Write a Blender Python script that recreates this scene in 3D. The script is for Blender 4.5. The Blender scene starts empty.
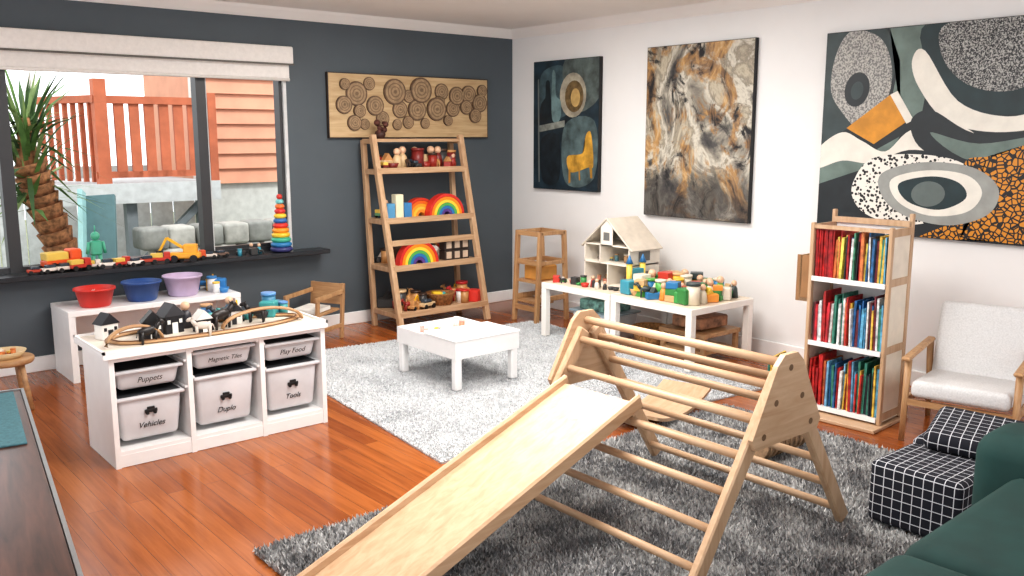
import bpy, bmesh, math, random
from mathutils import Vector, Matrix, Euler
R=random.Random(7)
PI=math.pi
# ------------------------------------------------------------------ materials
def lin(c):
    return tuple(((x/255)/12.92 if x/255<=.04045 else ((x/255+.055)/1.055)**2.4) for x in c)+(1,)
_m={}
def newmat(name):
    m=bpy.data.materials.new(name); m.use_nodes=True
    nt=m.node_tree; b=nt.nodes['Principled BSDF']; return m,nt,b
def coords(nt,scale=(1,1,1),rot=(0,0,0)):
    tc=nt.nodes.new('ShaderNodeTexCoord'); mp=nt.nodes.new('ShaderNodeMapping')
    mp.inputs['Scale'].default_value=scale; mp.inputs['Rotation'].default_value=rot
    nt.links.new(tc.outputs['Object'],mp.inputs['Vector']); return mp.outputs[0]
def ramp(nt,src,stops,const=False):
    r=nt.nodes.new('ShaderNodeValToRGB'); e=r.color_ramp.elements
    if const: r.color_ramp.interpolation='CONSTANT'
    while len(e)<len(stops): e.new(.5)
    for i,(p,c) in enumerate(stops):
        e[i].position=p; e[i].color=lin(c)
    nt.links.new(src,r.inputs[0]); return r.outputs[0]
def noise(nt,vec,scale,detail=4,rough=.55,dist=0):
    n=nt.nodes.new('ShaderNodeTexNoise'); n.inputs['Scale'].default_value=scale
    n.inputs['Detail'].default_value=detail; n.inputs['Roughness'].default_value=rough
    n.inputs['Distortion'].default_value=dist
    nt.links.new(vec,n.inputs['Vector']); return n.outputs[0]
def bump(nt,b,src,s,d=.01):
    n=nt.nodes.new('ShaderNodeBump'); n.inputs['Strength'].default_value=s; n.inputs['Distance'].default_value=d
    nt.links.new(src,n.inputs['Height']); nt.links.new(n.outputs[0],b.inputs['Normal'])
def mixc(nt,fac,a,b_,mode='MIX'):
    mx=nt.nodes.new('ShaderNodeMix'); mx.data_type='RGBA'; mx.blend_type=mode
    if isinstance(fac,(int,float)): mx.inputs[0].default_value=fac
    else: nt.links.new(fac,mx.inputs[0])
    nt.links.new(a,mx.inputs[6]); nt.links.new(b_,mx.inputs[7]); return mx.outputs[2]
def sc(c,k): return tuple(max(0,min(255,x*k)) for x in c)
def M(c,rough=.5,var=.05,scale=12,bm=0,name=None,metal=0,spec=.5,trans=0,emit=0):
    key=(tuple(c),rough,var,scale,bm,metal,trans,emit)
    if key in _m: return _m[key]
    m,nt,b=newmat(name or 'paint_%d_%d_%d'%tuple(int(x) for x in c))
    v=coords(nt); n=noise(nt,v,scale)
    nt.links.new(ramp(nt,n,[(.3,sc(c,1-var)),(.7,sc(c,1+var))]),b.inputs['Base Color'])
    b.inputs['Roughness'].default_value=rough; b.inputs['Metallic'].default_value=metal
    b.inputs['Specular IOR Level'].default_value=spec
    b.inputs['Transmission Weight'].default_value=trans
    if emit:
        b.inputs['Emission Color'].default_value=lin(c); b.inputs['Emission Strength'].default_value=emit
    if bm: bump(nt,b,n,bm,.004)
    _m[key]=m; return m
def wood(name,c1,c2,axis='z',rough=.45,scale=9,stretch=12):
    key=(name,axis)
    if key in _m: return _m[key]
    m,nt,b=newmat(name+'_'+axis)
    s=[stretch*.6]*3; s['xyz'.index(axis)]=.7
    v=coords(nt,tuple(s)); n=noise(nt,v,scale*.5,6,.6,.6)
    nt.links.new(ramp(nt,n,[(.3,c2),(.65,c1)]),b.inputs['Base Color'])
    b.inputs['Roughness'].default_value=rough
    bump(nt,b,n,.08,.002); _m[key]=m; return m
def birch(a='z'): return wood('birch_ply',(200,170,140),(180,146,114),a)
def pine(a='z'): return wood('pine',(198,166,134),(170,134,100),a)
def oak(a='z'): return wood('oak',(188,150,110),(154,114,78),a)
WHITE=M((238,237,236),.4,.01,name='white_lacquer')
BLACK=M((22,22,24),.5,name='black_paint')
# ------------------------------------------------------------------ builder
class B:
    def __init__(s,name,loc=(0,0,0),rz=0):
        s.name=name; s.loc=loc; s.rz=rz; s.P={}; s.cur=None; s.kids=[]; s.T=Matrix.Identity(4)
    def part(s,n): s.cur=n; return s
    def add(s,V,F,mat,smooth=False):
        if s.cur is None: s.cur=s.name+'_body'
        p=s.P.setdefault(s.cur,[[],[],[],[],[]])
        if mat not in p[4]: p[4].append(mat)
        mi=p[4].index(mat); o=len(p[0])
        for v in V: p[0].append(tuple(s.T@Vector(v)))
        for f in F: p[1].append([i+o for i in f]); p[2].append(mi)
        if isinstance(smooth,list): p[3]+=smooth
        else: p[3]+=[smooth]*len(F)
        return s
    def box(s,c,size,mat,rot=(0,0,0),bev=0,seg=1,taper=1,smooth=None):
        bm=bmesh.new(); bmesh.ops.create_cube(bm,size=1)
        for v in bm.verts:
            k=taper if v.co.z<0 else 1
            v.co=Vector((v.co.x*size[0]*k,v.co.y*size[1]*k,v.co.z*size[2]))
        if bev: bmesh.ops.bevel(bm,geom=bm.edges[:],offset=bev,segments=seg,affect='EDGES',profile=.5)
        X=Matrix.Translation(c)@Euler(rot).to_matrix().to_4x4()
        bm.transform(X); bm.verts.index_update()
        V=[v.co[:] for v in bm.verts]; F=[[v.index for v in f.verts] for f in bm.faces]; bm.free()
        return s.add(V,F,mat,(seg>1) if smooth is None else smooth)
    def bx(s,x0,x1,y0,y1,z0,z1,mat,bev=0,seg=1):
        return s.box(((x0+x1)/2,(y0+y1)/2,(z0+z1)/2),(abs(x1-x0),abs(y1-y0),abs(z1-z0)),mat,bev=bev,seg=seg)
    def cyl(s,p0,p1,r0,mat,r1=None,n=14):
        r1=r0 if r1 is None else r1
        p0=Vector(p0);p1=Vector(p1); d=(p1-p0).normalized()
        a=d.orthogonal().normalized(); b=d.cross(a)
        V=[];F=[];S=[]
        for p,r in((p0,r0),(p1,r1)):
            for i in range(n):
                t=2*PI*i/n; V.append(p+a*r*math.cos(t)+b*r*math.sin(t))
        for i in range(n):
            j=(i+1)%n; F.append([i,j,n+j,n+i]); S.append(True)
        F.append(list(range(n))[::-1]); F.append(list(range(n,2*n))); S+=[False,False]
        return s.add(V,F,mat,S)
    def beam(s,p0,p1,w,h,mat,side=(0,1,0),bev=.003):
        p0=Vector(p0);p1=Vector(p1); d=p1-p0; L=d.length; d.normalize()
        sd=Vector(side); sd=(sd-d*sd.dot(d)).normalized(); u=d.cross(sd)
        bm=bmesh.new(); bmesh.ops.create_cube(bm,size=1)
        for v in bm.verts: v.co=Vector((v.co.x*w,v.co.y*h,v.co.z*L))
        if bev: bmesh.ops.bevel(bm,geom=bm.edges[:],offset=bev,segments=1,affect='EDGES')
        X=Matrix((( sd.x,u.x,d.x,0),(sd.y,u.y,d.y,0),(sd.z,u.z,d.z,0),(0,0,0,1)))
        bm.transform(Matrix.Translation((p0+p1)/2)@X); bm.verts.index_update()
        V=[v.co[:] for v in bm.verts]; F=[[v.index for v in f.verts] for f in bm.faces]; bm.free()
        return s.add(V,F,mat)
    def sph(s,c,r,mat,n=14,rot=(0,0,0)):
        if not hasattr(r,'__len__'): r=(r,r,r)
        E=Euler(rot).to_matrix(); c=Vector(c); V=[];F=[]; m=n//2+1
        for i in range(m+1):
            for j in range(n):
                a=PI*i/m;t=2*PI*j/n
                V.append(c+E@Vector((r[0]*math.sin(a)*math.cos(t),r[1]*math.sin(a)*math.sin(t),r[2]*math.cos(a))))
        for i in range(m):
            for j in range(n):
                k=(j+1)%n; F.append([i*n+j,(i+1)*n+j,(i+1)*n+k,i*n+k])
        return s.add(V,F,mat,True)
    def lathe(s,prof,c,mat,n=24,smooth=True):
        V=[];F=[]
        for r,z in prof:
            for j in range(n):
                t=2*PI*j/n; V.append((c[0]+r*math.cos(t),c[1]+r*math.sin(t),c[2]+z))
        for i in range(len(prof)-1):
            for j in range(n):
                k=(j+1)%n; F.append([i*n+j,i*n+k,(i+1)*n+k,(i+1)*n+j])
        return s.add(V,F,mat,smooth)
    def prism(s,pts,vec,mat):
        n=len(pts); v=Vector(vec); V=[Vector(p) for p in pts]+[Vector(p)+v for p in pts]
        F=[list(range(n))[::-1],list(range(n,2*n))]+[[i,(i+1)%n,n+(i+1)%n,n+i] for i in range(n)]
        return s.add(V,F,mat)
    def tube(s,pts,r,mat,n=8,closed=False,flat=1):
        P=[Vector(p) for p in pts]; V=[];F=[];m=len(P)
        for i,p in enumerate(P):
            d=(P[(i+1)%m]-P[i-1]) if closed else (P[min(i+1,m-1)]-P[max(i-1,0)])
            d.normalize(); up=Vector((0,0,1)) if abs(d.z)<.95 else Vector((1,0,0))
            a=d.cross(up).normalized(); b=a.cross(d)
            for j in range(n):
                t=2*PI*j/n; V.append(p+a*r*math.cos(t)+b*r*flat*math.sin(t))
        for i in range(m if closed else m-1):
            for j in range(n):
                k=(j+1)%n; q=(i+1)%m; F.append([i*n+j,i*n+k,q*n+k,q*n+j])
        if not closed: F+= [list(range(n))[::-1],list(range((m-1)*n,m*n))]
        return s.add(V,F,mat,True)
    def text(s,txt,loc,size,rot,mat):
        cu=bpy.data.curves.new(s.name+'_label','FONT'); cu.body=txt; cu.size=size; cu.extrude=.0006; cu.shear=.35
        cu.align_x='CENTER'; cu.align_y='CENTER'; cu.materials.append(mat)
        o=bpy.data.objects.new('label_'+txt.lower().replace(' ','_'),cu); bpy.context.collection.objects.link(o)
        o.location=loc; o.rotation_euler=rot; s.kids.append(o); return s
    def done(s):
        obs=[]
        for n,(V,F,MI,S,mats) in s.P.items():
            me=bpy.data.meshes.new(n); me.from_pydata(V,[],F)
            for m in mats: me.materials.append(m)
            me.polygons.foreach_set('material_index',MI); me.polygons.foreach_set('use_smooth',S)
            me.update()
            if len(F)<20000:
                bm=bmesh.new(); bm.from_mesh(me); bmesh.ops.recalc_face_normals(bm,faces=bm.faces[:]); bm.to_mesh(me); bm.free()
            o=bpy.data.objects.new(n,me); bpy.context.collection.objects.link(o); obs.append(o)
        if len(obs)==1 and not s.kids:
            o=obs[0]; o.name=s.name; o.location=s.loc; o.rotation_euler=(0,0,s.rz); return o
        e=bpy.data.objects.new(s.name,None); bpy.context.collection.objects.link(e); e.empty_display_size=.1
        e.location=s.loc; e.rotation_euler=(0,0,s.rz)
        for o in obs+s.kids: o.parent=e
        return e
W,D,H=5.4,6.43,2.47
# ------------------------------------------------------------------ room shell
def floor_mat():
    m,nt,b=newmat('polished_timber_floor')
    tc=nt.nodes.new('ShaderNodeTexCoord'); mp=nt.nodes.new('ShaderNodeMapping'); mp.inputs['Rotation'].default_value=(0,0,PI/2)
    nt.links.new(tc.outputs['Object'],mp.inputs['Vector'])
    br=nt.nodes.new('ShaderNodeTexBrick'); nt.links.new(mp.outputs[0],br.inputs['Vector'])
    br.inputs['Scale'].default_value=1; br.inputs['Brick Width'].default_value=1.9; br.inputs['Row Height'].default_value=.082
    br.inputs['Mortar Size'].default_value=.0009; br.inputs['Mortar Smooth'].default_value=.3; br.inputs['Bias'].default_value=0
    br.inputs['Color1'].default_value=lin((180,108,56)); br.inputs['Color2'].default_value=lin((150,83,40)); br.inputs['Mortar'].default_value=lin((96,52,28))
    br.offset=.37
    v=coords(nt,(14,.8,1)); n=noise(nt,v,2.5,6,.65,.5)
    c=mixc(nt,.8,br.outputs[0],ramp(nt,n,[(.3,(190,174,158)),(.7,(255,255,255))]),'MULTIPLY')
    nt.links.new(c,b.inputs['Base Color']); b.inputs['Roughness'].default_value=.2
    bump(nt,b,n,.04,.002); return m
b=B('floor'); b.bx(-1.6,W+.15,-1.5,D+.15,-.1,0,floor_mat()); b.done()
darkwall=M((82,90,96),.6,.02,3,name='charcoal_wall_paint'); whitewall=M((230,229,228),.6,.01,2,name='white_wall_paint')
hx0,hx1,hz0,hz1=.2,3.16,.66,2.18
b=B('wall_back')
b.bx(-1.6,hx0,D,D+.14,0,H,darkwall); b.bx(hx1,W,D,D+.14,0,H,darkwall)
b.bx(hx0,hx1,D,D+.14,0,hz0,darkwall); b.bx(hx0,hx1,D,D+.14,hz1,H,darkwall); b.done()
b=B('wall_right'); b.bx(W,W+.14,-1.5,D+.14,0,H,whitewall); b.done()
ceilm=M((240,236,232),.7,.01,2,name='ceiling_paint')
b=B('ceiling'); b.bx(-1.6,W+.14,-1.5,D+.14,H,H+.1,ceilm); b.done()
for nm,pts,vec in (('trim_1',[(-1.6,D,H),(-1.6,D-.075,H),(-1.6,D-.06,H-.02),(-1.6,D-.02,H-.06),(-1.6,D,H-.075)],(W+1.6,0,0)),
                   ('trim_2',[(W,-1.5,H),(W-.075,-1.5,H),(W-.06,-1.5,H-.02),(W-.02,-1.5,H-.06),(W,-1.5,H-.075)],(0,D+1.5,0))):
    b=B(nm); b.prism(pts,vec,ceilm); b.done()
b=B('baseboard_back'); b.bx(-1.6,W,D-.018,D,0,.1,WHITE,.004); b.done()
b=B('baseboard_right'); b.bx(W-.018,W,-1.5,D-.018,0,.1,WHITE,.004); b.done()
b=B('ceiling_downlight',(3.72,4.93,H)); b.lathe([(.0,-.004),(.04,-.004),(.045,-.012),(.06,-.01),(.062,0)],(0,0,0),WHITE)
b.lathe([(0,-.006),(.04,-.006)],(0,0,0),M((255,245,225),emit=6,name='downlight_lens')); b.done()
# window
fr=M((58,58,60),.4,.02,name='dark_window_frame'); 
b=B('window_1')
b.part('frame')
b.bx(hx0,hx1,D+.03,D+.11,hz0,hz0+.035,fr); b.bx(hx0,hx1,D+.03,D+.11,hz1-.05,hz1,fr)
b.bx(1.2,1.275,D+.02,D+.11,hz0,hz1,fr); b.bx(2.475,2.545,D+.02,D+.11,hz0,hz1,fr); b.bx(2.545,2.56,D+.04,D+.09,hz0,hz1,M((200,200,200)))
b.bx(hx1-.05,hx1-.025,D+.02,D+.11,hz0,hz1,fr); b.bx(hx0,hx0+.05,D+.02,D+.11,hz0,hz1,fr)
b.bx(hx1-.025,hx1,D-.003,D+.12,hz0,hz1,M((205,205,205),.4)); 
b.bx(2.56,3.11,D+.05,D+.08,hz0+.035,hz0+.06,fr)
b.done()
b=B('window_sill'); b.bx(-.2,3.4,D-.17,D+.12,.628,.66,M((44,46,50),.3,.03,name='dark_sill_paint'),.004); b.done()
bl=M((228,223,218),.8,.02,40,name='blind_fabric')
b=B('roller_blind'); b.part('cassette'); b.bx(.0,3.19,D-.09,D-.006,2.06,2.19,bl,.012,2)
b.part('fabric'); b.bx(.02,3.17,D-.045,D-.042,1.95,2.08,bl); b.cyl((.02,D-.0435,1.95),(3.17,D-.0435,1.95),.012,bl)
b.bx(.0,3.19,D-.094,D-.088,2.052,2.065,M((90,84,78))); b.done()
# ------------------------------------------------------------------ outdoors
terr=M((182,104,74),.7,.08,6,name='terracotta_paint')
side=M((206,150,124),.8,.04,4,name='terracotta_weatherboard')
grey=M((122,130,134),.8,.05,name='grey_deck_paint')
b=B('ground_outside'); b.bx(-4,14,D+.3,22,-.5,-.3,M((120,125,95),.9,.2,3,name='lawn')); b.done()
b=B('neighbour_house')
b.part('weatherboards')
for i in range(14):
    z=1.02+i*.16
    b.prism([(3.72,9.6,z),(3.72,9.55,z),(3.72,9.59,z+.165),(3.72,9.62,z+.165)],(4,0,0),side)
b.bx(3.62,3.74,9.52,9.64,1.0,3.4,M((215,205,196)))
b.part('base'); b.bx(3.72,7.7,9.6,9.75,-.3,1.02,M((196,198,194),.9,.05))
b.part('side'); b.bx(3.74,7.7,9.65,11.4,1.02,3.4,side)
b.done()
b=B('balcony_deck')
b.part('deck'); b.bx(2.1,3.6,8.9,10.4,.98,1.08,M((170,173,174),.8)); b.bx(2.1,3.6,8.86,8.9,.9,1.09,M((192,196,196),.8))
b.part('railing'); b.bx(2.45,3.58,8.9,8.98,1.83,1.9,terr); b.bx(2.45,3.58,8.92,8.96,1.14,1.2,terr)
for i in range(7): b.bx(2.64+i*.138,2.73+i*.138,8.92,8.95,1.14,1.86,terr)
b.bx(2.46,2.57,8.88,8.99,.95,2.05,terr); b.bx(3.52,3.6,8.88,8.98,.95,1.95,terr)
b.beam((2.5,8.95,1.87),(2.2,9.9,1.87),.06,.07,terr,(1,0,0))
for i in range(7): b.bx(2.45-i*.04,2.49-i*.04,9.05+i*.13,9.1+i*.13,1.1,1.84,terr)
b.part('roof_post'); b.bx(2.2,2.28,10.2,10.3,1.0,4,M((225,220,215)))
b.part('posts'); b.bx(2.7,2.8,8.95,9.05,-.3,.95,grey); b.bx(3.4,3.5,8.95,9.05,-.3,.95,grey); b.beam((2.72,9,.2),(3.42,9,.85),.07,.07,grey)
b.done()
b=B('garden_fence')
for i in range(26): b.bx(-2+i*.3,-1.72+i*.3,12.2,12.24,-.3,1.15,M((190,196,198),.9,.06))
b.bx(-2,6,12.24,12.28,.9,.98,grey); b.done()
b=B('stone_retaining_wall')
for i in range(8):
    for j in range(5):
        b.box((2.75+i*.26+(.13 if j%2 else 0),8.5+R.uniform(-.03,.03),-.2+j*.2+.0),(.25,.3,.2),M((176,176,170) if (i+j)%2 else (142,144,140),.95,.12,8,.4),(0,0,R.uniform(-.1,.1)),.03,2)
b.done()
b=B('garden_slide')
bg=M((86,116,120),.6)
b.beam((2.15,8.1,-.28),(2.35,8.6,1.0),.3,.05,bg,(1,-.6,0)); b.beam((2.02,8.1,-.25),(2.22,8.6,1.05),.04,.12,M((150,190,190)),(1,-.6,0))
b.beam((2.45,8.6,-.3),(2.36,8.6,.95),.05,.05,bg); b.done()
b=B('palm_tree',(1.98,7.7,-.3))
tr=M((138,98,68),.95,.35,26,.9,name='palm_bark')
b.part('trunk')
pts=[(0,0,0),(-.06,0,.45),(-.16,0,.9),(-.27,0,1.3),(-.36,0,1.62)]
for i in range(4):
    for k in range(4):
        a=Vector(pts[i]).lerp(Vector(pts[i+1]),k/4); c=Vector(pts[i]).lerp(Vector(pts[i+1]),(k+1)/4)
        b.cyl(a,c,.105,tr,.135,12)
b.part('fronds')
lf=[M((84,116,58),.7,.15,name='frond_green'),M((122,142,88),.7,.15),M((60,88,46),.7,.15)]
top=Vector((-.36,0,1.62))
for i in range(170):
    az=R.uniform(0,2*PI); el=R.uniform(-.6,1.45); L=R.uniform(.35,.8)
    d=Vector((math.cos(az)*math.cos(el),math.sin(az)*math.cos(el),math.sin(el))); st=top+Vector((0,0,R.uniform(-.35,.35)))
    sd=d.cross(Vector((0,0,1))).normalized()*.02; p1=st+d*L*.5; p2=st+d*L+Vector((0,0,-.12*L))
    b.add([st-sd*.6,st+sd*.6,p1+sd,p1-sd,p2],[[0,1,2,3],[3,2,4]],lf[i%3])
b.cyl(top-Vector((0,0,.05)),top+Vector((0,0,.35)),.09,tr,.04,10)
b.done()
# ------------------------------------------------------------------ rugs
def rug(name,cx,cy,w,l,rz,h,n,cols,base,seed,patch,bw,coh):
    r=random.Random(seed); b=B(name,(cx,cy,0),rz)
    b.part('backing'); b.box((0,0,.005),(w-.01,l-.01,.01),base)
    from mathutils import noise as mn
    V=[];F=[];MI=[]
    for i in range(n):
        x=r.uniform(-w/2,w/2);y=r.uniform(-l/2,l/2); a=r.uniform(0,2*PI); t=r.uniform(0,2*PI)
        q=mn.noise(Vector((x*patch,y*patch,seed)))
        ln=h*r.uniform(.6,1.1); le=h*r.uniform(.1,.8)
        dx=math.cos(a)*bw;dy=math.sin(a)*bw
        ca=q*6*coh+t*(1-coh)
        o=len(V); V+=[(x-dx,y-dy,.008),(x+dx,y+dy,.008),(x+math.cos(ca)*le,y+math.sin(ca)*le,.008+ln)]
        F.append([o,o+1,o+2]); k=q*1.3+r.gauss(0,.5)
        MI.append(0 if k>.35 else (2 if k<-.45 else 1))
    p=b.P.setdefault('pile',[[],[],[],[],[]]); p[0]=V;p[1]=F;p[2]=MI;p[3]=[False]*len(F);p[4]=cols
    b.done()
g1=[M(c,.9,.03,name='silver_pile') for c in ((214,215,216),(194,196,198),(168,170,173))]
g2=[M(c,.95,.03,name='grey_shag') for c in ((204,204,203),(170,170,170),(128,129,131))]
rug('silver_rug',3.62,4.42,2.3,2.45,math.radians(-6),.011,80000,g1,M((184,186,188),.95,.08,60),3,3.2,.006,.6)
rug('shaggy_rug',2.7,2.05,2.85,1.95,0,.024,110000,g2,M((146,146,147),.95,.1,60),5,7,.007,.1)
# ------------------------------------------------------------------ toy helpers
PAL=[(206,52,42),(236,150,40),(240,200,60),(70,150,80),(52,120,180),(90,60,130),(225,225,220),(60,60,66),(176,120,70),(230,110,120),(80,180,190)]
def pm(c): return M(c,.4,.03,name='toy_plastic')
def car(b,x,y,z,s,c,rz=0,kind=0):
    b.T=Matrix.Translation((x,y,z))@Matrix.Rotation(rz,4,'Z')@Matrix.Scale(s,4)
    m=pm(c); bk=BLACK
    b.box((0,0,.35),(1.6,.7,.3),m,bev=.06)
    if kind==0: b.box((-.05,0,.62),(.85,.62,.3),M((60,70,80),.2),bev=.08)
    elif kind==1: b.box((.5,0,.68),(.5,.66,.45),m,bev=.05); b.box((-.3,0,.65),(.95,.66,.35),pm((225,190,90)),bev=.04)
    else:
        b.box((-.3,0,.7),(.7,.6,.5),m,bev=.05); b.beam((0,0,.7),(.9,0,1.3),.12,.14,pm((236,180,40))); b.beam((.9,0,1.3),(1.3,0,.6),.12,.12,pm((236,180,40))); b.box((1.3,0,.5),(.3,.4,.25),bk)
    for sx in (-.5,.5):
        for sy in (-.36,.36): b.cyl((sx,sy-.06,.2),(sx,sy+.06,.2),.2,bk,n=10)
    b.T=Matrix.Identity(4)
def animal(b,x,y,z,s,c,rz=0):
    b.T=Matrix.Translation((x,y,z))@Matrix.Rotation(rz,4,'Z')@Matrix.Scale(s,4)
    m=pm(c); b.sph((0,0,.62),(.5,.2,.22),m,10)
    for sx in (-.35,.33):
        for sy in (-.11,.11): b.cyl((sx,sy,0),(sx,sy,.6),.055,m,.09,8)
    b.cyl((.38,0,.65),(.6,0,.95),.14,m,.1,8); b.sph((.7,0,.97),(.2,.1,.11),m,8,(0,.4,0))
    for sy in (-.07,.07): b.cyl((.58,sy,1.02),(.55,sy*1.8,1.14),.035,m,.01,6)
    b.cyl((-.48,0,.7),(-.6,0,.35),.03,m,.02,6); b.T=Matrix.Identity(4)
def man(b,x,y,z,s,c,c2=(220,180,150)):
    b.lathe([(0,0),(.3*s,0),(.22*s,.6*s),(.12*s,.75*s),(0,.78*s)],(x,y,z),pm(c),12); b.sph((x,y,z+.92*s),.2*s,pm(c2),10)
def house(b,x,y,z,s,wall,roof,rz=0):
    b.T=Matrix.Translation((x,y,z))@Matrix.Rotation(rz,4,'Z')@Matrix.Scale(s,4)
    b.box((0,0,.45),(1,.8,.9),pm(wall),bev=.02); b.prism([(-.6,-.45,.88),(.6,-.45,.88),(0,-.45,1.5)],(0,.9,0),pm(roof))
    b.box((0,-.41,.28),(.3,.04,.55),pm(roof if wall[0]>100 else (235,235,230)))
    for sx in (-.32,.32): b.box((sx,-.41,.6),(.16,.04,.2),pm(roof if wall[0]>100 else (235,235,230)))
    b.T=Matrix.Identity(4)
def rainbow(b,x,y,z,r,cols,w,rz=0,th=None):
    b.T=Matrix.Translation((x,y,z))@Matrix.Rotation(rz,4,'Z'); n=len(cols); th=th or r/(n+1.2)
    for i,c in enumerate(cols):
        ro=r-i*th; ri=ro-th*.92; N=14; V=[];F=[]
        for k in range(N+1):
            a=PI*k/N
            for rr in (ro,ri):
                for yy in (-w/2,w/2): V.append((rr*math.cos(a),yy,rr*math.sin(a)))
        for k in range(N):
            o=k*4;q=o+4; F+=[[o,o+1,q+1,q],[o+2,q+2,q+3,o+3],[o,q,q+2,o+2],[o+1,o+3,q+3,q+1]]
        F+=[[0,2,3,1],[N*4,N*4+1,N*4+3,N*4+2]]
        b.add(V,F,pm(c))
    b.T=Matrix.Identity(4)
def scatter(b,x0,x1,y0,y1,z,n,s,seed,pal=PAL,kinds=(0,1,2,3,4,5,6)):
    r=random.Random(seed); nx=max(1,int(n**.5*((x1-x0)/(y1-y0))**.5)); ny=max(1,math.ceil(n/nx))
    for i in range(nx):
        for j in range(ny):
            x=x0+(i+.5+r.uniform(-.25,.25))*(x1-x0)/nx; y=y0+(j+.5+r.uniform(-.25,.25))*(y1-y0)/ny
            c=r.choice(pal); k=r.choice(kinds); a=r.uniform(0,PI); q=s*r.uniform(.7,1.2)
            if k==0: b.box((x,y,z+q*.4),(q*.8,q*.8,q*.8),pm(c),(0,0,a),q*.06)
            elif k==1: b.cyl((x,y,z),(x,y,z+q),q*.35,pm(c)); b.cyl((x,y,z+q),(x,y,z+q*1.15),q*.38,pm(r.choice(pal)))
            elif k==2: car(b,x,y,z,q*.7,c,a,r.randrange(3))
            elif k==3: man(b,x,y,z,q*1.2,c)
            elif k==4: animal(b,x,y,z,q*.9,c,a)
            elif k==5: b.box((x,y,z+q*.25),(q*1.2,q*.6,q*.5),pm(c),(0,0,a),q*.05); b.prism([(x-.3*q,y-.2*q,z+.5*q),(x+.3*q,y-.2*q,z+.5*q),(x,y-.2*q,z+.9*q)],(0,.4*q,0),pm(r.choice(pal)))
            elif k==7:
                for l in range(3): b.box((x+r.uniform(-.1,.1)*q,y,z+q*(.2+.4*l)),(q*.75,q*.75,q*.39),pm(r.choice(pal)),(0,0,a+l*.2),q*.03)
            else: b.lathe([(0,0),(.3*q,0),(.45*q,.4*q),(.4*q,.4*q),(.27*q,.05*q),(0,.05*q)],(x,y,z),pm(c),14)
# ------------------------------------------------------------------ toy storage unit
b=B('toy_storage_unit'); y0,y1=4.24,4.67; x0,x1=1.15,2.25
b.part('tabletop'); b.bx(x0-.03,x1+.005,y0-.03,y1+.02,.53,.558,WHITE,.003); b.bx(x0-.018,x1-.007,y0-.018,y1+.008,.558,.559,M((222,212,198)))
for a in ((x0-.03,x1+.005,y0-.03,y0-.018),(x0-.03,x1+.005,y1+.008,y1+.02),(x0-.03,x0-.018,y0-.03,y1+.02),(x1-.007,x1+.005,y0-.03,y1+.02)): b.bx(*a,.5575,.57,WHITE)
b.part('carcass'); cols=[x0,x0+.37,x0+.742,x1]
b.bx(x0+.005,x1-.005,y0+.004,y1-.02,.002,.06,WHITE); b.bx(x0+.005,x1-.005,y0+.006,y1-.005,.06,.078,WHITE); b.bx(x0+.005,x1-.005,y1-.015,y1-.003,.004,.53,WHITE)
for i,c in enumerate(cols):
    w=.024; xa=c if i==0 else (c-w if i==3 else c-w/2); b.bx(xa,xa+w,y0,y1,0,.53,WHITE)
b.bx(x0+.005,x1-.005,y0+.004,y0+.02,.508,.53,WHITE)
binm=M((204,205,208),.35,.05,5,name='translucent_bin_plastic'); shade_dk=M((44,46,50),.8)
b.part('bins')
def bin_(xa,xb,ya,yb,z0,z1):
    c=((xa+xb)/2,(ya+yb)/2); w=xb-xa; 
    b.box((c[0],c[1],(z0+z1)/2),(w-.03,yb-ya,z1-z0),binm,bev=.02,seg=3,taper=.88)
    b.bx(xa+.004,xb-.004,ya-.012,yb,z1-.016,z1,binm,.005,2)
    b.bx(xa+.02,xb-.02,ya+.01,yb-.01,z1,z1+.002,shade_dk)  # dark sheet over the solid bin, painted shade of its inside
b.bx(x0+.03,x1-.03,y1-.022,y1-.016,.08,.5,shade_dk)  # dark sheet behind the bins, interior shadow painted into the unit
names=[('Puppets','Vehicles'),('Magnetic Tiles','Duplo'),('Play Food','Tools')]
for i in range(3):
    xa=cols[i]+.02; xb=cols[i+1]-.02; dz=(-.02,.02,0)[i]
    bin_(xa,xb,y0+.03,y1-.03,.375+dz,.475+dz); bin_(xa,xb,y0+.03,y1-.03,.105,.345+dz)
    m=(xa+xb)/2
    b.text(names[i][0],(m,y0+.026,.422+dz),.036 if i!=1 else .03,(PI/2,0,0),BLACK)
    b.text(names[i][1],(m,y0+.041,.175),.038,(PI/2,0,0),BLACK)
    b.bx(m-.03,m+.03,y0+.03,y0+.037,.235,.252,BLACK,.003,2); b.bx(m-.018,m+.018,y0+.03,y0+.037,.25,.264,BLACK,.003,2)
    for sx in (-.018,.018): b.cyl((m+sx,y0+.028,.233),(m+sx,y0+.036,.233),.008,BLACK)
    for zz in (.36,.49): b.bx(xa-.012,xa+.004,y0+.01,y1-.03,zz+dz-.01,zz+dz,WHITE); b.bx(xb-.004,xb+.012,y0+.01,y1-.03,zz+dz-.01,zz+dz,WHITE)
b.done()
zt=.5592
b=B('wooden_train_track')
pts=[]
for i in range(40):
    t=2*PI*i/40; pts.append((1.68+.48*math.cos(t)*(1+.06*math.cos(3*t)),4.45+.17*math.sin(t)*(1+.1*math.cos(2*t)),zt+.008))
b.tube(pts,.022,oak('x'),6,True,.35); b.tube([(p[0],p[1],zt+.014) for p in pts],.006,M((110,76,48)),6,True)
for c0,rr,yy in ((1.96,.22,4.36),(1.3,.13,4.33)):
    b.tube([(c0+rr*math.cos(PI*k/12),yy,zt+.01+.08*math.sin(PI*k/12)) for k in range(13)],.02,oak('x'),6,False,.4)
b.done()
b=B('toy_houses')
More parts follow.
